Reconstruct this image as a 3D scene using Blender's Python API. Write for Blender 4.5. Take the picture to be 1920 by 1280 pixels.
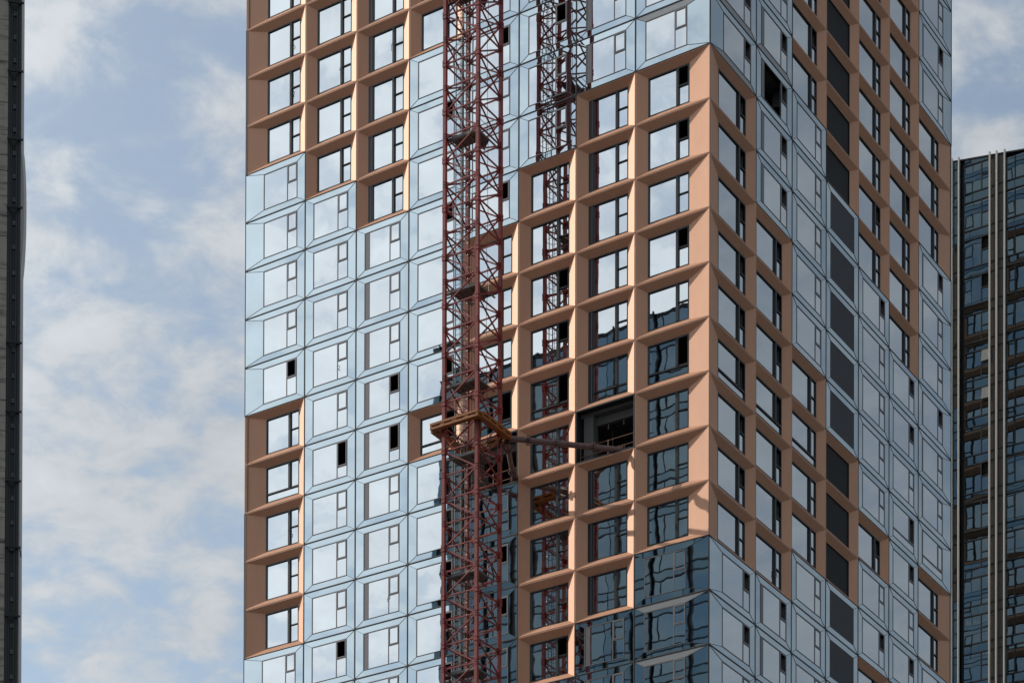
import bpy, math, random
from mathutils import Matrix, Vector
random.seed(7)
R = math.radians
for o in list(bpy.data.objects): bpy.data.objects.remove(o)
scn = bpy.context.scene
col = scn.collection

# ------------------------------------------------------------------ camera
CAM = Vector((66.8185, -126.3151, 1.63))
YAW, PIT, ROL = 0.56573, 0.009992, 0.00301
rgt0 = Vector((math.cos(YAW), math.sin(YAW), 0)); fwd0 = Vector((-math.sin(YAW), math.cos(YAW), 0)); up0 = Vector((0, 0, 1))
Fv = fwd0*math.cos(PIT) + up0*math.sin(PIT)
U1 = -fwd0*math.sin(PIT) + up0*math.cos(PIT)
Rv = rgt0*math.cos(ROL) + U1*math.sin(ROL)
Uv = -rgt0*math.sin(ROL) + U1*math.cos(ROL)
cam = bpy.data.cameras.new('camera'); camo = bpy.data.objects.new('camera', cam); col.objects.link(camo)
m = Matrix((Rv, Uv, -Fv)).transposed().to_4x4(); m.translation = CAM
camo.matrix_world = m
cam.sensor_width = 36; cam.lens = 4602.256/1920*36
cam.shift_x = 0; cam.shift_y = (3018.45-640)/1920
cam.clip_start = 0.5; cam.clip_end = 6000
scn.camera = camo

# ------------------------------------------------------------------ view, sun, sky
scn.view_settings.view_transform = 'Standard'; scn.view_settings.look = 'None'
scn.view_settings.exposure = 0; scn.view_settings.gamma = 1
SAZ, SEL = R(77.5), R(29)          # sun: angle from -Y towards -X, elevation
SD = Vector((-math.sin(SAZ)*math.cos(SEL), -math.cos(SAZ)*math.cos(SEL), math.sin(SEL)))
sun = bpy.data.lights.new('sun', 'SUN'); sun.energy = 2.9; sun.angle = R(0.5); sun.color = (1, .90, .77)
suno = bpy.data.objects.new('sun', sun); col.objects.link(suno)
suno.rotation_euler = SD.to_track_quat('Z', 'Y').to_euler(); suno.location = (-100, -40, 200)

world = bpy.data.worlds.new('World'); scn.world = world; world.use_nodes = True
nt = world.node_tree; N = nt.nodes; K = nt.links
for n in list(N): N.remove(n)
def nd(t, **k):
    n = N.new(t)
    for a, b in k.items(): setattr(n, a, b)
    return n
def mth(op, a, b=None, c=None, tree=None, clamp=False):
    T = tree or nt
    n = T.nodes.new('ShaderNodeMath'); n.operation = op; n.use_clamp = clamp
    for i, v in enumerate((a, b, c)):
        if v is None: continue
        if isinstance(v, (int, float)): n.inputs[i].default_value = v
        else: T.links.new(v, n.inputs[i])
    return n.outputs[0]
tc = nd('ShaderNodeTexCoord')
sky = nd('ShaderNodeTexSky', sky_type='NISHITA'); sky.sun_disc = False
sky.sun_elevation = SEL; sky.sun_rotation = math.atan2(SD.x, SD.y); sky.air_density = 1.0; sky.dust_density = 1.2
sep = nd('ShaderNodeSeparateXYZ'); K.new(tc.outputs['Generated'], sep.inputs[0])
zz = mth('MAXIMUM', sep.outputs[2], 0.02); zz = mth('ADD', zz, 0.16)
px = mth('DIVIDE', sep.outputs[0], zz); py = mth('DIVIDE', sep.outputs[1], zz)
cmb = nd('ShaderNodeCombineXYZ'); K.new(px, cmb.inputs[0]); K.new(py, cmb.inputs[1])
def noise(scale, detail, rough, dist, off):
    mp = nd('ShaderNodeMapping'); mp.inputs['Location'].default_value = off; K.new(cmb.outputs[0], mp.inputs[0])
    n = nd('ShaderNodeTexNoise'); n.inputs['Scale'].default_value = scale; n.inputs['Detail'].default_value = detail
    n.inputs['Roughness'].default_value = rough; n.inputs['Distortion'].default_value = dist
    K.new(mp.outputs[0], n.inputs[0]); return n.outputs[0]
n1 = noise(17, 8, .58, .25, (3.1, 1.7, 0)); n2 = noise(5.2, 3, .5, .2, (7.3, 2.2, 0)); n3 = noise(44, 5, .62, .3, (1, 5, 2))
cov = mth('ADD', mth('MULTIPLY', n1, .58), mth('MULTIPLY', n2, .34)); cov = mth('ADD', cov, mth('MULTIPLY', n3, .10))
mr = nd('ShaderNodeMapRange', interpolation_type='SMOOTHSTEP'); K.new(cov, mr.inputs[0])
mr.inputs[1].default_value = .41; mr.inputs[2].default_value = .59; mr.inputs[3].default_value = .24; mr.inputs[4].default_value = 1
dot = nd('ShaderNodeVectorMath', operation='DOT_PRODUCT'); K.new(tc.outputs['Generated'], dot.inputs[0]); dot.inputs[1].default_value = SD
rmp = nd('ShaderNodeMapRange', interpolation_type='SMOOTHSTEP'); K.new(dot.outputs['Value'], rmp.inputs[0])
rmp.inputs[1].default_value = 0.5; rmp.inputs[2].default_value = 1.0; rmp.inputs[3].default_value = 4.9; rmp.inputs[4].default_value = 11.0
# cloud: brighter towards the sun, a little shading inside the layer
shd = nd('ShaderNodeMapRange'); K.new(n1, shd.inputs[0]); shd.inputs[1].default_value = .35; shd.inputs[2].default_value = .75; shd.inputs[3].default_value = .88; shd.inputs[4].default_value = 1.12
cl = mth('MULTIPLY', rmp.outputs[0], shd.outputs[0])
cc = nd('ShaderNodeMix', data_type='RGBA', blend_type='MULTIPLY'); cc.inputs[0].default_value = 1
cc.inputs[6].default_value = (.90, .955, 1.01, 1)
K.new(cl, cc.inputs[7])
skm = nd('ShaderNodeMix', data_type='RGBA', blend_type='MULTIPLY'); skm.inputs[0].default_value = 1
K.new(sky.outputs[0], skm.inputs[6]); skm.inputs[7].default_value = (1.42, 1.41, 1.30, 1)
mix = nd('ShaderNodeMix', data_type='RGBA'); 
hz = nd('ShaderNodeMapRange', interpolation_type='SMOOTHSTEP'); K.new(dot.outputs['Value'], hz.inputs[0]); hz.inputs[1].default_value = .52; hz.inputs[2].default_value = .85; hz.inputs[3].default_value = 0; hz.inputs[4].default_value = .32
msk = mth('ADD', mr.outputs[0], hz.outputs[0], clamp=True)

# away from the sun the layer is an even, duller veil
aw = nd('ShaderNodeMapRange', interpolation_type='SMOOTHSTEP'); K.new(dot.outputs['Value'], aw.inputs[0]); aw.inputs[1].default_value = -.15; aw.inputs[2].default_value = .32; aw.inputs[3].default_value = 1; aw.inputs[4].default_value = 0
msk = mth('ADD', mth('MULTIPLY', msk, mth('SUBTRACT', 1, mth('MULTIPLY', aw.outputs[0], .72))), mth('MULTIPLY', aw.outputs[0], .48))
K.new(msk, mix.inputs[0])
dim = mth('SUBTRACT', 1, mth('MULTIPLY', aw.outputs[0], .36)); K.new(skm.outputs[2], mix.inputs[6]); K.new(cc.outputs[2], mix.inputs[7])
dm = nd('ShaderNodeMix', data_type='RGBA', blend_type='MULTIPLY'); dm.inputs[0].default_value = 1; K.new(mix.outputs[2], dm.inputs[6]); K.new(dim, dm.inputs[7])
bg = nd('ShaderNodeBackground'); K.new(dm.outputs[2], bg.inputs[0]); bg.inputs[1].default_value = 0.12
wo = nd('ShaderNodeOutputWorld'); K.new(bg.outputs[0], wo.inputs[0])

# ------------------------------------------------------------------ materials
MATS = {}
def mat(name, base, rough=.5, metal=0, var=0.0, nscale=1.0, wave=0.0, wscale=1.0, tilt=0.0, spec=.5, stain=None, coat=0):
    m = bpy.data.materials.new(name); m.use_nodes = True; t = m.node_tree; b = t.nodes['Principled BSDF']
    b.inputs['Base Color'].default_value = (*base, 1); b.inputs['Roughness'].default_value = rough
    b.inputs['Metallic'].default_value = metal; b.inputs['Specular IOR Level'].default_value = spec
    if coat: b.inputs['Coat Weight'].default_value = coat; b.inputs['Coat Roughness'].default_value = .03
    geo = t.nodes.new('ShaderNodeNewGeometry'); oi = t.nodes.new('ShaderNodeObjectInfo')
    if var or stain:
        n = t.nodes.new('ShaderNodeTexNoise'); n.inputs['Scale'].default_value = nscale; n.inputs['Detail'].default_value = 6; n.inputs['Roughness'].default_value = .6
        mp = t.nodes.new('ShaderNodeMapping'); t.links.new(geo.outputs['Position'], mp.inputs[0])
        mp.inputs['Scale'].default_value = (1, 1, .35)
        t.links.new(mp.outputs[0], n.inputs[0])
        v = mth('MULTIPLY_ADD', n.outputs[0], var*2, 1-var, tree=t)
        w = mth('MULTIPLY_ADD', oi.outputs['Random'], var*.8, 1-var*.4, tree=t)
        v = mth('MULTIPLY', v, w, tree=t)
        mx = t.nodes.new('ShaderNodeMix'); mx.data_type = 'RGBA'; mx.blend_type = 'MULTIPLY'; mx.inputs[0].default_value = 1
        mx.inputs[6].default_value = (*base, 1); t.links.new(v, mx.inputs[7]); out = mx.outputs[2]
        if stain:
            n2 = t.nodes.new('ShaderNodeTexNoise'); n2.inputs['Scale'].default_value = stain[1]; n2.inputs['Detail'].default_value = 8
            mp2 = t.nodes.new('ShaderNodeMapping'); mp2.inputs['Scale'].default_value = stain[2]; t.links.new(geo.outputs['Position'], mp2.inputs[0]); t.links.new(mp2.outputs[0], n2.inputs[0])
            r = t.nodes.new('ShaderNodeMapRange'); t.links.new(n2.outputs[0], r.inputs[0]); r.inputs[1].default_value = .5; r.inputs[2].default_value = .7
            m2 = t.nodes.new('ShaderNodeMix'); m2.data_type = 'RGBA'; t.links.new(r.outputs[0], m2.inputs[0]); t.links.new(out, m2.inputs[6]); m2.inputs[7].default_value = (*stain[0], 1); out = m2.outputs[2]
        t.links.new(out, b.inputs['Base Color'])
    if wave or tilt:
        wn = t.nodes.new('ShaderNodeTexWhiteNoise'); wn.noise_dimensions = '1D'; t.links.new(oi.outputs['Random'], wn.inputs['W'])
        s = t.nodes.new('ShaderNodeVectorMath'); s.operation = 'SUBTRACT'; t.links.new(wn.outputs['Color'], s.inputs[0]); s.inputs[1].default_value = (.5, .5, .5)
        sc = t.nodes.new('ShaderNodeVectorMath'); sc.operation = 'SCALE'; t.links.new(s.outputs[0], sc.inputs[0]); sc.inputs['Scale'].default_value = tilt
        last = geo.outputs['Normal']
        if wave:
            # float-glass distortion: three noise channels push the normal a few milliradians
            n = t.nodes.new('ShaderNodeTexNoise'); n.inputs['Scale'].default_value = wscale; n.inputs['Detail'].default_value = 1.5
            off = t.nodes.new('ShaderNodeVectorMath'); off.operation = 'ADD'; t.links.new(geo.outputs['Position'], off.inputs[0])
            so = t.nodes.new('ShaderNodeVectorMath'); so.operation = 'SCALE'; t.links.new(wn.outputs['Color'], so.inputs[0]); so.inputs['Scale'].default_value = 9
            t.links.new(so.outputs[0], off.inputs[1]); t.links.new(off.outputs[0], n.inputs[0])
            s2 = t.nodes.new('ShaderNodeVectorMath'); s2.operation = 'SUBTRACT'; t.links.new(n.outputs['Color'], s2.inputs[0]); s2.inputs[1].default_value = (.5, .5, .5)
            s3 = t.nodes.new('ShaderNodeVectorMath'); s3.operation = 'SCALE'; t.links.new(s2.outputs[0], s3.inputs[0]); s3.inputs['Scale'].default_value = wave
            a = t.nodes.new('ShaderNodeVectorMath'); a.operation = 'ADD'; t.links.new(last, a.inputs[0]); t.links.new(s3.outputs[0], a.inputs[1]); last = a.outputs[0]
        a = t.nodes.new('ShaderNodeVectorMath'); a.operation = 'ADD'; t.links.new(last, a.inputs[0]); t.links.new(sc.outputs[0], a.inputs[1])
        nn = t.nodes.new('ShaderNodeVectorMath'); nn.operation = 'NORMALIZE'; t.links.new(a.outputs[0], nn.inputs[0])
        t.links.new(nn.outputs[0], b.inputs['Normal'])
    MATS[name] = m
    return m
mat('copper', (.70, .378, .238), rough=.56, metal=.12, var=.10, nscale=1.3)
mat('copper_rim', (.69, .375, .24), rough=.5, metal=.1)
mat('glass', (.69, .73, .75), rough=.008, metal=1, wave=.0042, wscale=1.1, tilt=.0025, var=.035, nscale=.8)
mat('spandrel', (.53, .62, .665), rough=.012, metal=1, wave=.0035, wscale=1.0, tilt=.003, var=.05, nscale=.6)
mat('joint', (.085, .085, .09), rough=.5, metal=.2)
mat('line', (.035, .04, .045), rough=.5)
mat('grey_frame', (.21, .205, .215), rough=.45, metal=.3)
mat('grey_band', (.19, .185, .2), rough=.4, metal=.3)
mat('black_frame', (.018, .02, .023), rough=.4)
mat('louvre_dark', (.012, .014, .018), rough=.55)
mat('louvre_grey', (.075, .075, .09), rough=.5)
mat('pale_panel', (.36, .37, .38), rough=.35, metal=.3)
mat('concrete_in', (.17, .17, .165), rough=.9, var=.15, nscale=1.5)
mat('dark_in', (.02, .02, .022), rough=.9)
mat('crane_red', (.31, .05, .046), rough=.45, var=.25, nscale=2.5, stain=((.17, .045, .04), 3.0, (1, 1, .4)))
mat('crane_dark', (.035, .02, .02), rough=.6, var=.2, nscale=4)
mat('collar_yellow', (.38, .125, .022), rough=.45, var=.15, nscale=5, stain=((.16, .07, .02), 6.0, (1, 1, 1)))
mat('strut_rust', (.25, .15, .14), rough=.6, var=.25, nscale=5, stain=((.15, .09, .08), 4.0, (1, 1, 1)))
mat('steel_grey', (.22, .22, .21), rough=.5, metal=.5, var=.15, nscale=6)
mat('plank', (.13, .125, .115), rough=.8, var=.25, nscale=5)
mat('wire', (.03, .03, .035), rough=.6)
mat('rail_orange', (.34, .17, .10), rough=.6, var=.2, nscale=6)
mat('dark_glass', (.165, .215, .24), rough=.01, metal=1, wave=.006, wscale=.8, tilt=.004)
mat('dark_spandrel', (.12, .17, .20), rough=.02, metal=1, wave=.009, wscale=.8, tilt=.004)
mat('opposite_glass', (.205, .27, .305), rough=.02, metal=1, wave=.006, wscale=.3)
mat('opposite_spandrel', (.16, .225, .26), rough=.03, metal=1, wave=.006, wscale=.3)
mat('dark_stone', (.085, .072, .068), rough=.3, var=.2, nscale=1)
mat('mullion_black', (.012, .015, .018), rough=.45)
mat('fin_white', (.68, .66, .61), rough=.45, var=.06, nscale=1.5)
mat('rough_concrete', (.40, .365, .31), rough=.92, var=.28, nscale=6, stain=((.13, .12, .10), 3.0, (.4, .4, 2.2)))
mat('profile_black', (.018, .022, .026), rough=.45, var=.2, nscale=5)
mat('profile_dark', (.04, .05, .058), rough=.4)
mat('pale_cladding', (.72, .71, .69), rough=.5, var=.05, nscale=3)
mat('asphalt', (.05, .05, .052), rough=.9, var=.2, nscale=.5)

# ------------------------------------------------------------------ mesh builder
class MB:
    def __init__(s): s.v = []; s.f = []; s.m = []; s.ms = []
    def mi(s, n):
        if n not in s.ms: s.ms.append(n)
        return s.ms.index(n)
    def quad(s, pts, mt):
        b = len(s.v); s.v += [tuple(p) for p in pts]; s.f.append(tuple(range(b, b+len(pts)))); s.m.append(s.mi(mt))
    def box(s, x0, x1, y0, y1, z0, z1, mt):
        b = len(s.v); s.v += [(x, y, z) for z in (z0, z1) for y in (y0, y1) for x in (x0, x1)]
        for f in ((0, 2, 3, 1), (4, 5, 7, 6), (0, 1, 5, 4), (2, 6, 7, 3), (0, 4, 6, 2), (1, 3, 7, 5)):
            s.f.append(tuple(b+i for i in f)); s.m.append(s.mi(mt))
    def bar(s, a, b_, w, mt, h=None, n=4, rot=None):
        a = Vector(a); b_ = Vector(b_); d = (b_-a).normalized(); h = h or w
        u = d.cross(Vector((0, 0, 1)))
        if u.length < 1e-3: u = Vector((1, 0, 0))
        u.normalize(); v = u.cross(d)
        i0 = len(s.v)
        for p in (a, b_):
            for k in range(n):
                t = 2*math.pi*(k+.5)/n
                f = 1/math.cos(math.pi/n) if n == 4 else 1
                s.v.append(tuple(p + u*(math.cos(t)*w/2*f) + v*(math.sin(t)*h/2*f)))
        mi = s.mi(mt)
        for k in range(n):
            j = (k+1) % n; s.f.append((i0+k, i0+j, i0+n+j, i0+n+k)); s.m.append(mi)
        s.f.append(tuple(i0+k for k in reversed(range(n)))); s.m.append(mi)
        s.f.append(tuple(i0+n+k for k in range(n))); s.m.append(mi)
    def ring(s, x0, x1, z0, z1, w, y0, y1, mt):
        s.box(x0, x0+w, y0, y1, z0, z1, mt); s.box(x1-w, x1, y0, y1, z0, z1, mt)
        s.box(x0+w, x1-w, y0, y1, z0, z0+w, mt); s.box(x0+w, x1-w, y0, y1, z1-w, z1, mt)
    def add(s, o, M):
        b = len(s.v); s.v += [tuple(M @ Vector(p)) for p in o.v]
        mp = [s.mi(n) for n in o.ms]
        s.f += [tuple(b+i for i in f) for f in o.f]; s.m += [mp[i] for i in o.m]
    def mesh(s, name, smooth=False):
        me = bpy.data.meshes.new(name); me.from_pydata(s.v, [], s.f)
        for n in s.ms: me.materials.append(MATS[n])
        me.polygons.foreach_set('material_index', s.m)
        if smooth: me.polygons.foreach_set('use_smooth', [True]*len(s.f))
        me.update(); return me
def link(name, me, parent=None, loc=(0, 0, 0), rz=0, **props):
    o = bpy.data.objects.new(name, me); col.objects.link(o); o.location = loc; o.rotation_euler = (0, 0, rz)
    if parent: o.parent = parent
    for k, v in props.items(): o[k] = v
    return o

# ------------------------------------------------------------------ ground
g = MB(); S = 3000
for i in range(12):
    for j in range(12):
        g.quad([(-S+i*500, -S+j*500, 0), (-S+(i+1)*500, -S+j*500, 0), (-S+(i+1)*500, -S+(j+1)*500, 0), (-S+i*500, -S+(j+1)*500, 0)], 'asphalt')
link('ground', g.mesh('ground'), kind='structure')

# ------------------------------------------------------------------ main tower
FH, Z0 = 3.2, 94.6
LB = [-34.54, -29.60, -25.50, -21.40, -17.31, -13.21, -9.11, -5.01, 0.0]
RB = [0, 5.95, 10.90, 15.85, 20.81, 25.76, 30.71, 36.56]
KTOP, KBOT = -18, 28
tower = link('residential_tower', None, loc=(-17, 18, 0), label='tall unfinished tower of mirrored glass and deep copper window bays behind the red crane mast', category='building')
def LP(m):  # parent to the tower keeping world coordinates
    m.parent = tower; m.location = Vector(m.location)-Vector(tower.location); return m
cw = {'L': (.69, .66), 'R': (.66, .73)}
def insets(face, c):
    il, ir = cw[face]
    if face == 'L':
        if c == 0: il = 1.55
        if c == 7: ir = 1.54
    else:
        if c == 0: il = 1.66
        if c == 6: ir = 1.54
    return il, ir
def copper_rows(face, c, k):
    if face == 'L':
        return [k <= -2 or 4 <= k <= 8, k <= -1, k <= 0, k <= -3 or k == 5, 2 <= k <= 5, 1 <= k <= 10, (0 <= k <= 5) or (7 <= k <= 9), 0 <= k <= 8][c]
    return [0 <= k <= 8, 2 <= k <= 8, k <= -2 or 4 <= k <= 7, k <= -1 or 5 <= k <= 7, k <= 0 or k == 6 or k >= 9, k <= 1, (-4 <= k <= -2) or 6 <= k <= 7][c]
OPEN = {('L', 0, 3), ('L', 1, 5), ('L', 2, 4), ('L', 2, 5), ('L', 1, 9), ('L', 4, -2), ('L', 4, 1), ('L', 4, 5), ('L', 4, 8), ('L', 4, 9), ('L', 3, -1), ('L', 3, 1), ('L', 3, 4), ('L', 3, 5),
        ('L', 3, 8), ('L', 3, 9), ('L', 3, 10), ('L', 5, -2), ('L', 5, 3), ('L', 5, 4), ('L', 5, 5), ('L', 5, 10), ('L', 7, 0), ('L', 7, 1), ('L', 7, 3), ('L', 7, 5),
        ('R', 0, -2), ('R', 0, -1), ('R', 0, 9), ('R', 0, 10), ('R', 1, -2), ('R', 1, -1), ('R', 1, 0), ('R', 1, 1), ('R', 1, 9), ('R', 1, 10), ('R', 4, 1), ('R', 4, 6), ('R', 4, 8), ('R', 4, -1),
        ('R', 5, 2), ('R', 5, 3), ('R', 5, 5), ('R', 5, 6), ('R', 5, 8), ('R', 6, -6), ('R', 6, -1), ('R', 6, 2), ('R', 5, -2), ('R', 2, -3)} \
    | {('R', 0, k) for k in range(0, 8)} | {('R', 1, k) for k in range(2, 8)}
LOWBAR = {('L', 0, 5), ('L', 3, 5), ('L', 4, 5), ('L', 5, 5), ('L', 6, 5), ('L', 7, 5), ('R', 0, 5), ('R', 1, 5), ('R', 2, 5), ('R', 5, 5), ('R', 6, 5), ('L', 7, 4)} - {('L', 7, 4)}
TALL = {('L', 1, 5), ('L', 2, 5)}
PALE_TOP = {('L', 7, -1), ('L', 7, 10), ('L', 7, 11)}
PALE_BOT = {('R', 0, -1), ('R', 0, -2), ('R', 1, -2)}
NO_MAIN = {('R', 1, -1)}
VOID = {('L', 4, 6), ('L', 6, 6)}
TI, BI = .44, .42   # top and bottom inset of the window in its bay
CACHE = {}
def ring_ex(mb, w, H, j, y0, y1, mt, ex):
    xl, xr = (.012 if 'l' in ex else 0), (w-.012 if 'r' in ex else w)
    yc = min(y1, .03)
    for a, b, y in ((0, j, yc if 'l' in ex else y1), (w-j, w, yc if 'r' in ex else y1)):
        mb.box(max(a, xl), min(b, xr), y0, y, 0, H, mt)
    yy = yc if ex else y1
    mb.box(j, w-j, y0, yy, 0, j, mt); mb.box(j, w-j, y0, yy, H-j, H, mt)
def bay_parts(kind, w, il, ir, band, cas, opened, low, tall, pale_top, pale_bot, nomain, lod=False, ex=''):
    """local frame: x right seen from outside, y into the building, z up; origin at the bay's lower left corner"""
    key = (kind, round(w, 3), il, ir, band, cas, opened, low, tall, pale_top, pale_bot, nomain, lod, ex)
    if key in CACHE: return CACHE[key]
    H = FH; sur, fr, gl = MB(), MB(), MB()
    x0, x1, z0, z1 = il, w-ir, BI, H-TI
    copper = kind.startswith('copper')
    if copper:
        d, e, j = .33, .055, .014
        if not lod:
            ring_ex(sur, w, H, j, .012, .20, 'line', ex)
        xl, xr = (.45 if 'l' in ex else 0), (w-.45 if 'r' in ex else w)
        sur.box(xl, xr, .20, .26, 0, e, 'line'); sur.box(xl, xr, .20, .26, H-e, H, 'line')
        if 'l' not in ex: sur.box(0, e, .20, .26, e, H-e, 'line')
        if 'r' not in ex: sur.box(w-e, w, .20, .26, e, H-e, 'line')
        # flat rim then splayed reveals
        o = [(j, 0, j), (w-j, 0, j), (w-j, 0, H-j), (j, 0, H-j)]
        i1 = [(e, 0, e), (w-e, 0, e), (w-e, 0, H-e), (e, 0, H-e)]
        i2 = [(x0, d, z0), (x1, d, z0), (x1, d, z1), (x0, d, z1)]
        ob = [(p[0], .05, p[2]) for p in o]
        for k in range(4):
            n = (k+1) % 4
            if not ((k == 1 and 'r' in ex) or (k == 3 and 'l' in ex)): sur.quad([ob[k], ob[n], o[n], o[k]], 'copper_rim')
            sur.quad([o[k], o[n], i1[n], i1[k]], 'copper_rim')
            sur.quad([i1[k], i1[n], i2[n], i2[k]], 'copper')
        fm, fw, yf0, yf1, yg = 'black_frame', .075, d-.005, d+.12, d+.075
    else:
        p, j = -.006, .05
        ring_ex(sur, w, H, j, -.012, .15, 'joint', ex)
        if not lod: ring_ex(sur, w, H, .012, -.03, -.012, 'line', ex)
        o = [(j, 0, j), (w-j, 0, j), (w-j, 0, H-j), (j, 0, H-j)]
        i2 = [(x0, p, z0), (x1, p, z0), (x1, p, z1), (x0, p, z1)]
        mt = ['pale_panel' if pale_bot else 'spandrel', 'spandrel', 'pale_panel' if pale_top else 'spandrel', 'spandrel']
        for k in range(4):
            n = (k+1) % 4
            sur.quad([o[k], o[n], i2[n], i2[k]], mt[k])
            if not lod: sur.bar((o[k][0], -.004, o[k][2]), (i2[k][0], p-.004, i2[k][2]), .026, 'line', h=.02)
        if not lod: sur.ring(x0-.022, x1+.022, z0-.022, z1+.022, .022, p-.012, .05, 'line')
        fm, fw, yf0, yf1, yg = 'grey_frame', .035, p-.02, .06, p+.012
    if kind.endswith('louvre'):
        lm = 'louvre_dark' if copper else 'louvre_grey'
        fr.ring(x0, x1, z0, z1, .04, yf0, yf1, lm)
        if lod: gl.quad([(x0, yg, z0), (x1, yg, z0), (x1, yg, z1), (x0, yg, z1)], lm)
        else:
            n = int((x1-x0)/.085)
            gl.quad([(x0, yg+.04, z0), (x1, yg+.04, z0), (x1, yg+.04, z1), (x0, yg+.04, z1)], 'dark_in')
            for q in range(n):
                xx = x0+.04+(x1-x0-.08)*(q+.5)/n
                gl.box(xx-.025, xx+.025, yg-.02, yg+.035, z0+.04, z1-.04, lm)
    else:
        xm = x1-cas; xa = x0
        fr.ring(x0, x1, z0, z1, fw, yf0, yf1, fm)
        if band:
            fr.box(x0+fw, x0+band, yf0+.012, yf1, z0+fw, z1-fw, 'grey_band' if not copper else 'black_frame'); xa = x0+band
            if copper: fr.box(x0+band*.60, x0+band*.68, yf0-.01, yf0+.02, z0+fw, z1-fw, 'grey_frame')
        mw = .05 if not copper else .16
        zt = z1-(1.62 if tall else 1.17); zl = z0
        if low:
            zl = z0+.58; fr.box(x0+fw, x1-fw, yf0, yf1, zl-.045, zl+.045, fm)
        fr.box(xm-mw/2, xm+mw/2, yf0+.004-(.035 if copper else 0), yf1, zl+(.045 if low else fw), z1-fw, fm)
        split = not low
        if split: fr.box(xm+mw/2, x1-fw, yf0+.006, yf1, zt-.03, zt+.03, fm)
        cz0 = (zt+.03) if split else (zl+.045 if low else z0+fw)
        if not copper or opened:
            fr.ring(xm+mw/2, x1-fw, cz0, z1-fw, .065 if not copper else .03, yf0-.008, yf1-.01, fm)
        pane = lambda a, b, c, d_: gl.quad([(a, yg, c), (b, yg, c), (b, yg, d_), (a, yg, d_)], 'glass')
        if not nomain: pane(xa, xm, zl, z1)
        if not opened: pane(xm, x1, cz0, z1)
        if split: pane(xm, x1, z0, zt)
        if low: pane(x0, x1, z0, zl)
        if opened and not lod:   # leaf folded back into the dark room
            lw = (x1-fw-xm-mw/2); a = R(62)
            pX = x1-fw-.02; q1 = (pX-lw*math.cos(a), yf1+.03+lw*math.sin(a))
            gl.quad([(pX, yf1+.03, cz0+.05), (q1[0], q1[1], cz0+.05), (q1[0], q1[1], z1-fw-.05), (pX, yf1+.03, z1-fw-.05)], 'black_frame')
    CACHE[key] = [sur, fr, gl, None]
    return CACHE[key]
def spec(face, c, k):
    B = LB if face == 'L' else RB
    w = B[c+1]-B[c]; il, ir = insets(face, c); cop = copper_rows(face, c, k)
    kind = 'copper' if cop else 'glass'
    if face == 'R' and c == 3: kind += '_louvre'
    band = 0
    if face == 'L' and c in (2, 6): band = .38
    if face == 'R' and ((c == 1 and not cop) or (c == 6)): band = .40 if c == 1 else .18
    t = (face, c, k)
    return (kind, w, il, ir, band, .80 if face == 'L' else .87, t in OPEN, t in LOWBAR, t in TALL, t in PALE_TOP, t in PALE_BOT, t in NO_MAIN)
def bay_loc(face, c, k):
    z = Z0-FH*(k+1)
    return ((LB[c], 0, z), 0.0) if face == 'L' else ((0, RB[c], z), math.pi/2)
def pxy(P):
    v = Vector(P)-CAM; d = v.dot(Fv); return 960+4602.256*v.dot(Rv)/d, 3018.45-4602.256*v.dot(Uv)/d
rest = MB(); n_named = {}
for face, ncol in (('L', 8), ('R', 7)):
    for c in range(ncol):
        for k in range(KTOP, KBOT+1):
            loc, rz = bay_loc(face, c, k); sp = spec(face, c, k)
            M = Matrix.Translation(loc) @ Matrix.Rotation(rz, 4, 'Z')
            ys = [pxy(M @ Vector((x, 0, z)))[1] for x in (0, sp[1]) for z in (0, FH)]
            vis = max(ys) > -4 and min(ys) < 1284
            if (face, c, k) in VOID: continue
            if not vis:
                for pt in bay_parts(*sp[:6], False, False, False, False, False, False, lod=True)[:3]: rest.add(pt, M)
                continue
            exs = {('L', 0): 'l', ('L', 7): 'r', ('R', 0): 'l', ('R', 6): 'r'}.get((face, c), '')
            ent = bay_parts(*sp, ex=exs)
            cop = sp[0].startswith('copper'); corner = (face, c) in (('L', 0), ('L', 7), ('R', 0), ('R', 6))
            nm = ('louvre_bay' if 'louvre' in sp[0] else ('corner_' if corner else '')+('copper_bay' if cop else 'mirror_bay'))
            if ent[3] is None: ent[3] = (ent[0].mesh(nm), ent[1].mesh('window_frame'), ent[2].mesh('window_glass'))
            b = link(nm, ent[3][0], loc=loc, rz=rz); LP(b)
            link('louvre_frame' if 'louvre' in sp[0] else 'window_frame', ent[3][1], b)
            link('louvre_slats' if 'louvre' in sp[0] else 'window_glass', ent[3][2], b)
            if sp[11]: b['label'] = 'mirror glass bay whose large pane is missing, dark room behind'
# rear and left flank, seen only as reflections
BW = 34.54; pat = random.Random(3)
for face in ('B', 'W'):
    ncol = 8 if face == 'B' else 7
    for c in range(ncol):
        run, cop = 0, True
        for k in range(KTOP, KBOT+1):
            if run <= 0: cop = not cop; run = pat.randint(3, 8)
            run -= 1
            z = Z0-FH*(k+1)
            if face == 'B': w = BW/8; M = Matrix.Translation((-c*w, 36.56, z)) @ Matrix.Rotation(math.pi, 4, 'Z')
            else: w = 36.56/7; M = Matrix.Translation((-34.54, 36.56-c*w, z)) @ Matrix.Rotation(-math.pi/2, 4, 'Z')
            for pt in bay_parts('copper' if cop else 'glass', w, .69, .66, 0, .8, False, False, False, False, False, False, lod=True)[:3]: rest.add(pt, M)
o = LP(link('other_bays', rest.mesh('other_bays'), kind='stuff'))
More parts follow.
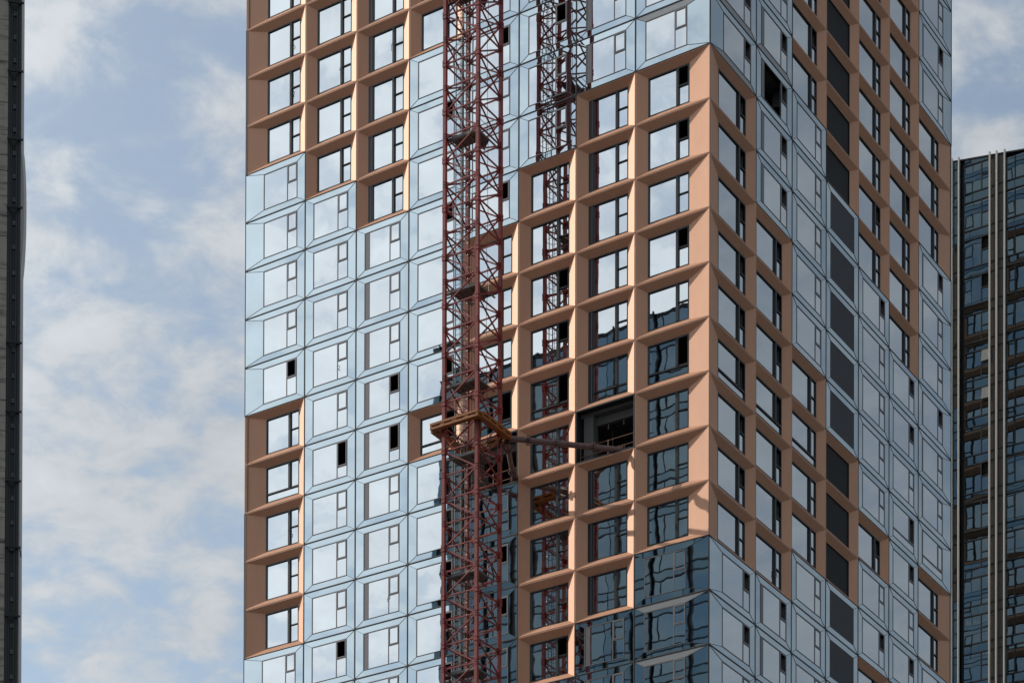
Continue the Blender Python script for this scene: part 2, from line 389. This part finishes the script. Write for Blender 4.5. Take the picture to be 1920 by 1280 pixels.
# floors, core, roof
fl = MB()
for k in range(KTOP, KBOT+2):
    z = Z0-FH*k; fl.box(-34.0, -.5, .5, 36.06, z-.24, z-.02, 'concrete_in')
LP(link('floor_slabs', fl.mesh('floor_slabs')))
cr = MB(); zt = Z0-FH*KTOP
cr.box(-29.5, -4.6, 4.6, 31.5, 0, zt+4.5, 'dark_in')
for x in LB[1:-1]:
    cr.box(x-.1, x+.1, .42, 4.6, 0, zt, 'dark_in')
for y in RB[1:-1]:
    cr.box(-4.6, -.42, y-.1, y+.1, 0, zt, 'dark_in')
LP(link('inner_walls', cr.mesh('inner_walls')))
rf = MB(); rf.box(-34.54, 0, 0, 36.56, zt+.02, zt+.3, 'joint')
for a in ((-34.54, 0, 0, .3), (-34.54, 0, 36.26, 36.56), (-34.54, -34.24, .3, 36.26), (-.3, 0, .3, 36.26)):
    rf.box(a[0], a[1], a[2], a[3], zt+.3, zt+1.6, 'copper')
LP(link('roof', rf.mesh('roof')))
# corner trims
tr = MB(); tr.box(-.012, .014, -.014, .012, 0, zt, 'joint'); LP(link('corner_trim', tr.mesh('corner_trim')))
# open rooms on the tie floor
for c in (4, 6):
    b = MB(); w = LB[c+1]-LB[c]
    b.ring(0, w, 0, FH, .07, -.01, .35, 'line')
    b.box(w-.16, w-.09, .12, .3, .07, FH-.07, 'joint')
    room = link('open_bay', b.mesh('open_bay'), loc=(LB[c], 0, Z0-FH*7), label='bare bay without glazing, showing the concrete room behind'); LP(room)
    b = MB(); b.box(.30, .95, .5, 1.1, .02, FH-.26, 'concrete_in'); b.box(.95, w-.1, .9, 1.15, FH-.75, FH-.26, 'concrete_in')
    b.box(.1, w-.1, 4.3, 4.5, .02, FH-.26, 'concrete_in'); b.box(.11, .2, 1.1, 4.3, .02, FH-.26, 'concrete_in')
    link('concrete_frame', b.mesh('concrete_frame'), room)
    b = MB()
    for zz_, y in ((.55, .42), (1.1, .42)):
        b.bar((.1, y, zz_), (w-.1, y, zz_+.02), .05, 'rail_orange', n=6)
    for x in (.12, w/2, w-.2): b.bar((x, .42, 0), (x, .42, 1.15), .045, 'rail_orange', n=6)
    link('guard_rail', b.mesh('guard_rail'), room)
    for x, y in ((1.5, 1.9), (2.7, 2.6), (3.3, 1.5)):
        q = MB(); q.bar((x, y, .02), (x, y, FH-.26), .07, 'steel_grey', n=8); q.bar((x, y, 1.3), (x, y, 1.42), .12, 'steel_grey', n=8); q.box(x-.1, x+.1, y-.1, y+.1, FH-.27, FH-.25, 'steel_grey')
        link('shoring_prop', q.mesh('shoring_prop'), room)
    q = MB(); q.box(1.3, 2.1, 1.2, 1.7, 0, .35, 'plank'); q.box(1.35, 2.0, 1.25, 1.65, .35, .5, 'pale_panel'); link('stacked_boards', q.mesh('stacked_boards'), room)
    b = MB()
    for x in (w*.42, w*.68): b.bar((x, 1.0, FH-1.0), (x, 1.0, FH-.75), .06, 'steel_grey', n=6); b.bar((x, 1.0, FH-1.08), (x, 1.0, FH-.98), .1, 'steel_grey', n=8)
    link('anchor_bolt', b.mesh('anchor_bolt'), room)

# scraps of protective tape left hanging on some window frames
tr_ = random.Random(11)
for (f_, c, k) in (('L', 0, -3), ('L', 0, -4), ('L', 2, -3), ('L', 1, 3), ('L', 0, 6), ('L', 6, 8), ('L', 7, 6), ('L', 2, 8), ('L', 1, -3), ('R', 1, 8)):
    sp = spec(f_, c, k); loc, rz = bay_loc(f_, c, k); w = sp[1]; xm = w-sp[3]-sp[5]; dd = -.03 if not sp[0].startswith('copper') else .27
    b = MB(); x, z = xm+tr_.uniform(-.02, .06), FH-TI-1.1-tr_.uniform(-.1, .3)
    for q in range(5):
        x2, z2 = x+tr_.uniform(-.09, .09), z-tr_.uniform(.05, .13)
        b.bar((x, dd-.03, z), (x2, dd-.05, z2), .035, 'wire', n=5); x, z = x2, z2
    LP(link('loose_tape', b.mesh('loose_tape'), loc=loc, rz=rz))

# ------------------------------------------------------------------ tower crane mast
AX, BX, FY, NY = -14.285, -11.952, -4.004, -6.476      # leg centres
crane = link('tower_crane', None, loc=((AX+BX)/2, (FY+NY)/2, 0), label='dark red lattice mast of a tower crane tied to the glass tower by steel struts', category='crane')
co = Vector(crane.location)
legs = [(AX, NY), (BX, NY), (BX, FY), (AX, FY)]          # left, near, right, back
SEC = 2.88
def cparent(o): o.parent = crane; o.location = Vector(o.location)-co; return o
# one section: origin at its lower splice level
sec = MB(); lg = MB()
hw = .10
cx_, cy_ = co.x, co.y
rel = [(x-cx_, y-cy_) for x, y in legs]
bw = .074
def P(i, z): return (rel[i][0], rel[i][1], z)
h2 = SEC/2
# face left-near: V from left node (z=0) to near node (+h2) and (-h2 -> next)
def face(i, j, mid_at_j=True):
    """horizontals at 0 and h2, zigzag; i has its splice at 0"""
    sec.bar(P(i, 0), P(j, 0), bw, 'crane_red'); sec.bar(P(i, h2), P(j, h2), bw, 'crane_red')
    sec.bar(P(i, 0), P(j, h2), bw, 'crane_red'); sec.bar(P(i, SEC), P(j, h2), bw, 'crane_red')
face(0, 1); face(1, 2) ; face(2, 3); face(3, 0)
# gusset plates
for i in range(4):
    for j in ((i+1) % 4, (i-1) % 4):
        a = Vector(P(i, 0)); dd = (Vector(P(j, 0))-a).normalized(); nrm = Vector((-dd.y, dd.x, 0))
        for zc, hh in ((0, .24), (h2, .2)):
            c0 = a+dd*.08; c1 = a+dd*.34
            for s in (.016, -.016):
                o_ = nrm*s
                sec.quad([tuple(c0+o_+Vector((0, 0, zc-hh))), tuple(c1+o_+Vector((0, 0, zc-.06))), tuple(c1+o_+Vector((0, 0, zc+.06))), tuple(c0+o_+Vector((0, 0, zc+hh)))], 'crane_red')
# splice sleeves with bolts, and the rivets at the mid gussets
for x, y in rel:
    sec.box(x-.125, x+.125, y-.125, y+.125, -.20, -.02, 'crane_red'); sec.box(x-.125, x+.125, y-.125, y+.125, .02, .20, 'crane_red')
    for zc in (h2-.14, h2, h2+.14):
        for dx in (-.04, .04):
            sec.box(x+dx-.018, x+dx+.018, y-.118, y-.10, zc-.018, zc+.018, 'crane_dark')
            sec.box(x+.10, x+.118, y+dx-.018, y+dx+.018, zc-.018, zc+.018, 'crane_dark')
lg.box(-hw, hw, -hw, hw, 0, SEC, 'crane_red')
msec, mleg = sec.mesh('mast_section'), lg.mesh('leg')
ZS = Z0-5.67
zlist = [ZS+SEC*i for i in range(-31, 8)]
named = [z for z in zlist if 50 < z < 108]
lower = MB()
for z in zlist:
    if z < 0: continue
    if z in named:
        s = link('mast_section', msec, loc=(co.x, co.y, z)); cparent(s)
        for x, y in rel: link('leg', mleg, s, loc=(x, y, 0))
    else:
        lower.add(sec, Matrix.Translation((0, 0, z)))
        for x, y in rel: lower.add(lg, Matrix.Translation((x, y, z)))
z0m = min(z for z in zlist if z >= 0)
for x, y in rel: lower.box(x-hw, x+hw, y-hw, y+hw, 0, z0m, 'crane_red')
lower.box(-2.2, 2.2, -2.2, 2.2, 0, .5, 'rough_concrete')
o = link('lower_mast', lower.mesh('lower_mast'), kind='stuff'); o.parent = crane
# ladder with safety hoops
ld = MB(); hp = MB()
lx0, lx1, ly = -14.40-co.x, -13.98-co.x, -5.15-co.y
for x in (lx0, lx1): ld.bar((x, ly, 50), (x, ly, 112), .05, 'steel_grey')
z = 50.1
while z < 112: ld.bar((lx0, ly, z), (lx1, ly, z), .028, 'steel_grey', n=6); z += .3
z = 50.4; cxl = (lx0+lx1)/2
while z < 112:
    pts = [(cxl+.36*math.cos(a), ly+.30+.36*math.sin(a), z) for a in [R(-140+i*35) for i in range(0, 9)]]
    pts = [(lx1, ly, z)]+[(cxl+.38*math.cos(R(-35+i*28)), ly+.36+.38*math.sin(R(-35+i*28)), z) for i in range(0, 9)]+[(lx0, ly, z)]
    for a, b in zip(pts, pts[1:]): hp.bar(a, b, .026, 'steel_grey', n=4)
    z += .72
for a in (-20, 40, 90, 140, 200):
    x, y = cxl+.38*math.cos(R(a)), ly+.36+.38*math.sin(R(a)); hp.bar((x, y, 50), (x, y, 112), .022, 'steel_grey', n=4)
o = link('ladder', ld.mesh('ladder')); o.parent = crane
o = link('safety_hoops', hp.mesh('safety_hoops')); o.parent = crane
# rest platforms
pl = MB()
pl.box(-1.0, .25, -.95, .1, 0, .05, 'plank'); pl.box(-1.25, 1.0, -1.05, -.87, -.12, .03, 'steel_grey')
pl.quad([(.25, -.87, .05), (1.0, -.87, .05), (1.0, .3, .05), (.25, .9, .05)], 'plank'); pl.quad([(.25, .9, .01), (1.0, .3, .01), (1.0, -.87, .01), (.25, -.87, .01)], 'plank')
for x in (-.6, .25, 1.0): pl.box(x-.04, x+.04, -.86, .9, -.07, 0, 'steel_grey')
for a, b in (((.95, -.8, .05), (.95, -.8, .75)), ((.95, .3, .05), (.95, .3, .75)), ((.95, -.8, .75), (.95, .3, .75))): pl.bar(a, b, .03, 'steel_grey', n=6)
mpl = pl.mesh('rest_platform')
for z in (90.3, 81.2, 75.6, 71.3, 64.3, 58.5, 98.9, 52.0):
    o = link('rest_platform', mpl, loc=(0, 0, z)); o.parent = crane
# hanging cables
def cable(pts, r, name, par):
    b = MB()
    for p, q in zip(pts, pts[1:]): b.bar(p, q, r, 'wire', n=5)
    o = link(name, b.mesh(name)); o.parent = par; return o
rr = random.Random(5)
for (x, y) in ((.55, -.25), (.75, .45), (-.55, .75)):
    pts = [(x+rr.uniform(-.05, .05), y+rr.uniform(-.05, .05), z) for z in range(50, 113, 2)]
    cable(pts, .03, 'power_cable', crane)
cable([(.1, -.4, 92.5), (.05, -.5, 91.5), (.2, -.5, 90.8), (.5, -.4, 90.5), (.7, -.3, 91.2), (.75, -.2, 93)], .03, 'power_cable', crane)
# climbing collar
def collar(zc):
    b = MB(); e = (AX-co.x-.62, BX-co.x+.42, NY-co.y-.42, FY-co.y+.55)
    x0, x1, y0, y1 = e
    def beam(a, c, alongx):
        # two flanges and posts: a slotted box beam
        (ax, ay), (bx, by) = a, c
        for dz in (-.20, .04): 
            if alongx: b.box(ax, bx, ay-.17, ay+.17, dz, dz+.14, 'collar_yellow')
            else: b.box(ax-.17, ax+.17, ay, by, dz, dz+.14, 'collar_yellow')
        L = (bx-ax) if alongx else (by-ay); n = 4
        for i in range(n+1):
            t = L*i/n; wv = .14
            t0, t1 = max(0, t-wv), min(L, t+wv)
            if alongx: b.box(ax+t0, ax+t1, ay-.15, ay+.15, -.06, .04, 'collar_yellow')
            else: b.box(ax-.15, ax+.15, ay+t0, ay+t1, -.06, .04, 'collar_yellow')
        if alongx: b.box(ax, bx, ay-.05, ay+.05, -.06, .04, 'crane_dark')
        else: b.box(ax-.05, ax+.05, ay, by, -.06, .04, 'crane_dark')
    beam((x0, y0), (x1, y0), True); beam((x0, y1), (x1, y1), True)
    beam((x0, y0+.17), (x0, y1-.17), False); beam((x1, y0+.17), (x1, y1-.17), False)
    fr_ = link('collar', b.mesh('collar'), loc=(0, 0, zc)); fr_.parent = crane
    for x, y in rel:   # corner shoes and hanging brackets
        b = MB(); sx, sy = (1 if x > 0 else -1), (1 if y > 0 else -1)
        b.box(x+sx*.12, x+sx*.34, y-.2, y+.2, -.16, .12, 'collar_yellow'); b.box(x-.2, x+.2, y+sy*.12, y+sy*.30, -.14, .10, 'collar_yellow')
        b.bar((x+sx*.2, y-sy*.1, -.15), (x-sx*.35, y-sy*.8, -1.15), .12, 'collar_yellow'); b.bar((x+sx*.1, y-sy*.05, -.15), (x, y-sy*.1, -.8), .14, 'crane_dark')
        b.bar((x-sx*.35, y-sy*.3, .1), (x-sx*.6, y-sy*1.0, -1.0), .07, 'steel_grey')
        link('collar_bracket', b.mesh('collar_bracket'), fr_)
    return e
e = collar(73.05)
collar(107.2)
# tie struts to the open rooms
def strut(name, a, b_, r):
    b = MB(); a = Vector(a)-Vector((co.x, co.y, 0)); b_ = Vector(b_)-Vector((co.x, co.y, 0))
    d = (b_-a).normalized(); L = (b_-a).length
    b.bar(a, b_, r, 'strut_rust', n=18)
    fl_ = []
    for f in (.16, .40, .72, .98):
        c = a+d*L*f
        if L < 5 and f in (.4,): continue
        b2 = MB(); fl_.append(b2)
        for s in (-.06, .06): b2.bar(c+d*(s-.02), c+d*(s+.02), r*1.75, 'strut_rust', n=18)
        for k in range(6):
            t = k*math.pi/3; u = d.cross(Vector((0, 0, 1))).normalized(); v = u.cross(d)
            q = c+(u*math.cos(t)+v*math.sin(t))*r*.72; b2.bar(q-d*.13, q+d*.13, .05, 'crane_dark', n=6)
    b.bar(a-d*.25, a+d*.9, r*.9, 'crane_dark', h=.1)
    o = link(name, b.mesh(name)); o.parent = crane
    for q in fl_: link('flange', q.mesh('flange'), o)
    f = MB(); f.box(b_.x-.3, b_.x+.3, b_.y-.05, b_.y+.35, b_.z-.2, b_.z+.15, 'crane_dark'); link('end_plate', f.mesh('end_plate'), o)
strut('tie_strut', (-11.6, -3.45, 73.0), (-5.9, .45, 72.42), .33)
strut('tie_strut', (-11.8, -3.45, 72.8), (-13.75, .45, 72.5), .31)
strut('tie_strut', (-14.7, -3.45, 72.8), (-15.5, .45, 72.5), .31)

# ------------------------------------------------------------------ dark glass tower on the right
def dark_tower(name, y, x0, x1, ztop, flip, fins, segs, label, zlo, dx=0, depth=24, near=True, GL='dark_glass', SPN='dark_spandrel'):
    """segs: (x_a, x_b, kind); facade in plane Y=y looking to -Y (flip=False) or +Y"""
    root = link(name, None, loc=((x0+x1)/2, y+(depth/2 if not flip else -depth/2), 0), label=label, category='building')
    ro = Vector(root.location); s = -1 if flip else 1
    T = Matrix.Translation(-ro)
    def put(nm, mb, par=root, **p):
        o = link(nm, mb.mesh(nm), par, **p)
        return o
    def bx(mb, a, b, d0, d1, za, zb, mt):   # d: depth behind the facade plane
        ya, yb = sorted((y+s*d0, y+s*d1)); mb.box(a-ro.x, b-ro.x, ya-ro.y, yb-ro.y, za, zb, mt)
    body = MB(); bx(body, x0+.05, x1-.05, .5, depth, 0, ztop-5, 'dark_stone'); put('body', body)
    ztf = (lambda x: 127.14-.155*(x+13)) if near else (lambda x: ztop)
    cop = MB(); n = 16
    for i in range(n):
        a, b = x0+(x1-x0)*i/n, x0+(x1-x0)*(i+1)/n
        for (da, db) in ((-.06, -.06), ):
            ya, yb = y+s*da-ro.y, y+s*.5-ro.y
            za_, zb_ = ztf(a), ztf(b)
            P_ = [(a-ro.x, ya, za_-.12), (b-ro.x, ya, zb_-.12), (b-ro.x, ya, zb_), (a-ro.x, ya, za_), (a-ro.x, yb, za_-.12), (b-ro.x, yb, zb_-.12), (b-ro.x, yb, zb_), (a-ro.x, yb, za_)]
            for q in ((0, 1, 2, 3), (3, 2, 6, 7), (4, 7, 6, 5), (0, 4, 5, 1)): cop.quad([P_[k] for k in q], 'mullion_black')
    put('coping', cop)
    bk = MB(); yq = y+s*.36-ro.y
    pts = [(x0-ro.x, yq, 0), (x1-ro.x, yq, 0), (x1-ro.x, yq, ztf(x1)-.1), (x0-ro.x, yq, ztf(x0)-.1)]
    bk.quad(pts if not flip else pts[::-1], 'mullion_black'); put('backing_wall', bk)
    cz_top = lambda zl, a, b: kd_hold and (zl-.8 > min(ztf(a), ztf(b))-.08)
    kd_hold = True
    lines = [123.94-3.2*i for i in range(-1, 40)]
    far = MB()
    for zl in lines:
        if zl > ztop-.2 or zl-3.2 < 0: 
            if zl-3.2 < 0: break
            else:
                zl_t = None
        top = min(zl, ztop-.12)
        named_ = near and zl-3.2 > zlo-4
        for (a, b, kd) in segs:
            if b <= a: continue
            # spandrel 0.8 below the floor line, then the window
            sp, wn = MB(), MB()
            za, zb = zl-.8, min(zl, ztf((a+b)/2)-.06)
            tgt = sp if named_ else far
            if kd in ('bay', 'wide'):
                if zb > za and min(ztf(a), ztf(b))-.06 > za:
                    yq = y+s*.02
                    pts = [(a-ro.x, yq-ro.y, za), (b-ro.x, yq-ro.y, za), (b-ro.x, yq-ro.y, min(zl, ztf(b)-.06)), (a-ro.x, yq-ro.y, min(zl, ztf(a)-.06))]
                    tgt.quad(pts if not flip else pts[::-1], SPN)
                tg = wn if named_ else far
                cas = .81 if kd == 'bay' else 0
                op = named_ and kd == 'bay' and round((123.94-zl)/3.2) in (1, 2, 4, 5, 7)
                def pane(p, q, u, v):
                    yq = y+s*.035; pts = [(p-ro.x, yq-ro.y, u), (q-ro.x, yq-ro.y, u), (q-ro.x, yq-ro.y, min(v, ztf(q)-.08)), (p-ro.x, yq-ro.y, min(v, ztf(p)-.08))]
                    tg.quad(pts if not flip else pts[::-1], GL)
                w0, w1 = zl-3.2, min(za, min(ztf(a), ztf(b))-.08) if cz_top(zl, a, b) else za
                pane(a, b-cas, w0, w1)
                if cas:
                    pane(b-cas, b, w0, w0+1.25)
                    if not op: pane(b-cas, b, w0+1.25, w1)
                    else:
                        bx(tg, b-cas, b, .3, .32, w0+1.25, w1, 'dark_in')
                        # leaf pushed out at the foot
                        L = w1-w0-1.3
                        if round((123.94-zl)/3.2) in (4, 5):
                            ya = y-s*.02; yb = y-s*(.02+L*.2)
                            tg.quad([(b-cas+.05-ro.x, yb-ro.y, w1-L), (b-.05-ro.x, yb-ro.y, w1-L), (b-.05-ro.x, ya-ro.y, w1-.03), (b-cas+.05-ro.x, ya-ro.y, w1-.03)], 'steel_grey')
                    bx(tg, b-cas-.04, b-cas+.04, -.04, .06, w0, w1, 'mullion_black')
                    bx(tg, b-cas+.04, b, -.04, .06, w0+1.21, w0+1.29, 'mullion_black')
                if kd == 'wide' and b-a > 1.0:
                    bx(tg, a+.75, a+.82, -.04, .06, w0, w1, 'mullion_black')
                if za+.05 < min(ztf(a), ztf(b)): bx(tg, a, b, -.05, .06, za-.05, za+.05, 'mullion_black')
                if zl+.05 < min(ztf(a), ztf(b)): bx(tg, a, b, -.05, .06, zl-.05, min(zl+.05, ztf((a+b)/2)-.06), 'mullion_black')
                if named_:
                    if sp.v: put('spandrel_panel', sp)
                    put('window', wn)
            else:
                mt = {'stone': 'dark_stone', 'black': 'mullion_black', 'slot': SPN}[kd]
                b_, tgt2 = (MB(), None)
                d0 = .0 if kd != 'black' else .22
                bx(far, a, b, d0, .4, zl-3.2, min(zb, ztf(b)-.06), mt)
                if zl+.05 < ztf(b)-.06: bx(far, a, b, d0-.04, d0-.002, zl-.05, min(zl+.05, ztf((a+b)/2)-.06), 'mullion_black')
                if za+.05 < ztf(b)-.06: bx(far, a, b, d0-.04, d0-.002, za-.05, za+.05, 'mullion_black')
    put('distant_cladding', far, kind='stuff')
    for fx in fins:
        f = MB(); bx(f, fx-.055, fx+.055, -.30, -.06, 0, ztf(fx)+.12, 'fin_white' if near else 'mullion_black'); put('vertical_fin', f)
    return root
segsR = [(-26, -13.3, 'wide'), (-13.18, -12.55, 'slot'), (-12.48, -12.12, 'black'), (-12.12, -9.78, 'bay'), (-9.72, -9.17, 'stone'), (-9.1, -8.46, 'stone'), (-8.4, -5.6, 'wide'), (-5.6, -2.6, 'bay'), (-2.5, -1.2, 'stone'),
         (-1.1, 3, 'wide'), (3, 7, 'wide'), (7.1, 8, 'stone'), (8, 12, 'wide')]
dark_tower('office_tower', 69, -26, 12, 127.1, False, [-13.18, -12.55, -9.78, -9.17, -8.46, -2.55, -1.15, 7.05], segsR,
           'dark glass tower with pale vertical fins standing behind the mirrored tower at the right edge', 66)
segsO = []
x = -69.8
while x < -20:
    segsO += [(x, x+.9, 'slot'), (x+.95, x+1.25, 'stone'), (x+1.25, x+4.6, 'bay'), (x+4.6, x+5.2, 'slot'), (x+5.3, x+9.3, 'wide')]; x += 9.4
dark_tower('office_block', -75, -69.8, -22.8, 126.6, True, [s[1]+.02 for s in segsO if s[2] == 'slot'], segsO,
           'dark blue glass tower seen mirrored in the lower middle bays of the mirrored tower', 300, near=False, GL='opposite_glass', SPN='opposite_spandrel')

# ------------------------------------------------------------------ concrete tower at the left edge
CA = math.atan2(12.26, 60); OC = CAM + fwd0*60 - rgt0*12.26
crgt = rgt0*math.cos(CA)+fwd0*math.sin(CA)
P0 = pxy((OC.x, OC.y, 33.2))[0]; PS = pxy((OC.x+crgt.x, OC.y+crgt.y, 33.2))[0]-P0
OC.z = 0
def lx(pxl): return (pxl-P0)/PS
con = link('concrete_tower', None, loc=OC, rz=YAW+CA, label='rough concrete building edge with black vertical channels at the far left', category='building')
ctop = 62
def leanbox(mb, xa, xb, y0, y1, mt, za=0, zb=ctop, lean=.0024):
    # edges lean by a few centimetres over the visible height (x at image mid-height z=33.2)
    f = lambda x, z: x+(z-33.2)*lean
    b = len(mb.v)
    mb.v += [(f(xa, za), y0, za), (f(xb, za), y0, za), (f(xa, za), y1, za), (f(xb, za), y1, za), (f(xa, zb), y0, zb), (f(xb, zb), y0, zb), (f(xa, zb), y1, zb), (f(xb, zb), y1, zb)]
    for q in ((0, 2, 3, 1), (4, 5, 7, 6), (0, 1, 5, 4), (2, 6, 7, 3), (0, 4, 6, 2), (1, 3, 7, 5)):
        mb.f.append(tuple(b+i for i in q)); mb.m.append(mb.mi(mt))
w = MB(); z = 0; rr = random.Random(2)
while z < ctop:   # board-marked lifts, each set a few mm off the other
    h = rr.choice((.38, .5, .62, .8)); off = rr.uniform(-.012, .012)
    leanbox(w, -9, lx(11.5), off, 5, 'rough_concrete', z, min(z+h-.012, ctop))
    leanbox(w, -9, lx(11.5)-.01, .03, 5, 'rough_concrete', z+h-.012, min(z+h, ctop)); z += h
link('concrete_wall', w.mesh('concrete_wall'), con)
c = MB()
leanbox(c, lx(11.5), lx(37), .10, .4, 'profile_black', lean=.001)
link('channel_back', c.mesh('channel_back'), con)
for a, b_, y, mt in ((12.5, 17, .0, 'profile_black'), (17.5, 20, .05, 'profile_dark'), (28, 30.5, .02, 'profile_dark'), (31.5, 37, -.03, 'profile_black')):
    c = MB(); leanbox(c, lx(a), lx(b_), y, .1, mt, lean=.001); link('channel_rail', c.mesh('channel_rail'), con)
def zpx(yy): return 1.63+(3018.45-yy)/4602.256*60
for yy in (75, 204, 333, 440+733/4.92, 719, 850, 975, 1105, 1235, -55):
    z = zpx(yy); f = (z-33.2)*.001; clamp = MB()
    clamp.box(lx(11)+f, lx(41)+f, -.08, -.04, z-.02, z+.02, 'profile_black')
    for q in (16, 22, 27, 34): clamp.box(lx(q)+f, lx(q)+f+.03, -.11, -.08, z-.045, z+.045, 'mullion_black')
    if yy in (975, 1235):
        pts = [(lx(34)+f, -.09, z), (lx(38)+f, -.09, z-.03), (lx(40.5)+f, -.09, z-.12), (lx(41.5)+f, -.09, z-.25)]
        for p, q in zip(pts, pts[1:]): clamp.bar(p, q, .028, 'mullion_black', n=6)
    link('channel_clamp', clamp.mesh('channel_clamp'), con)
yy = -40
while yy < 1320:
    z = zpx(yy); f = (z-33.2)*.001; clips = MB()
    clips.box(lx(22.5)+f-.01, lx(22.5)+f+.10, .075, .09, z-.06, z+.05, 'profile_dark')
    for i in range(3):
        for j in range(3): clips.box(lx(22.5)+f+i*.034, lx(22.5)+f+i*.034+.022, .06, .08, z-.05+j*.035, z-.05+j*.035+.02, 'steel_grey')
    link('cable_clip', clips.mesh('cable_clip'), con)
    yy += 47+3*math.sin(yy)
# pale cladding behind, with a shallow bulge
pc = MB(); zs = [zpx(1290-q*10) for q in range(-40, 180)]
prev = None
for q in range(-40, 180):
    yy = 1290-q*10; z = zpx(yy); 
    xe = 43.2-(.0 if yy > 400 else 0)
    if 200 < yy < 415: xe += 5.4*math.sin(math.pi*(yy-200)/215)**.7
    if yy < 200: xe = 43.2
    xe_ = lx(xe); cur = [(lx(30), .5, z), (xe_-.06, .5, z), (xe_, .56, z), (xe_, 1.2, z)]
    if prev:
        for i in range(3): pc.quad([prev[i], prev[i+1], cur[i+1], cur[i]], 'pale_cladding')
    prev = cur
link('cladding_panel', pc.mesh('cladding_panel'), con)

scn.render.engine = 'CYCLES'
scn.cycles.max_bounces = 8; scn.cycles.glossy_bounces = 6
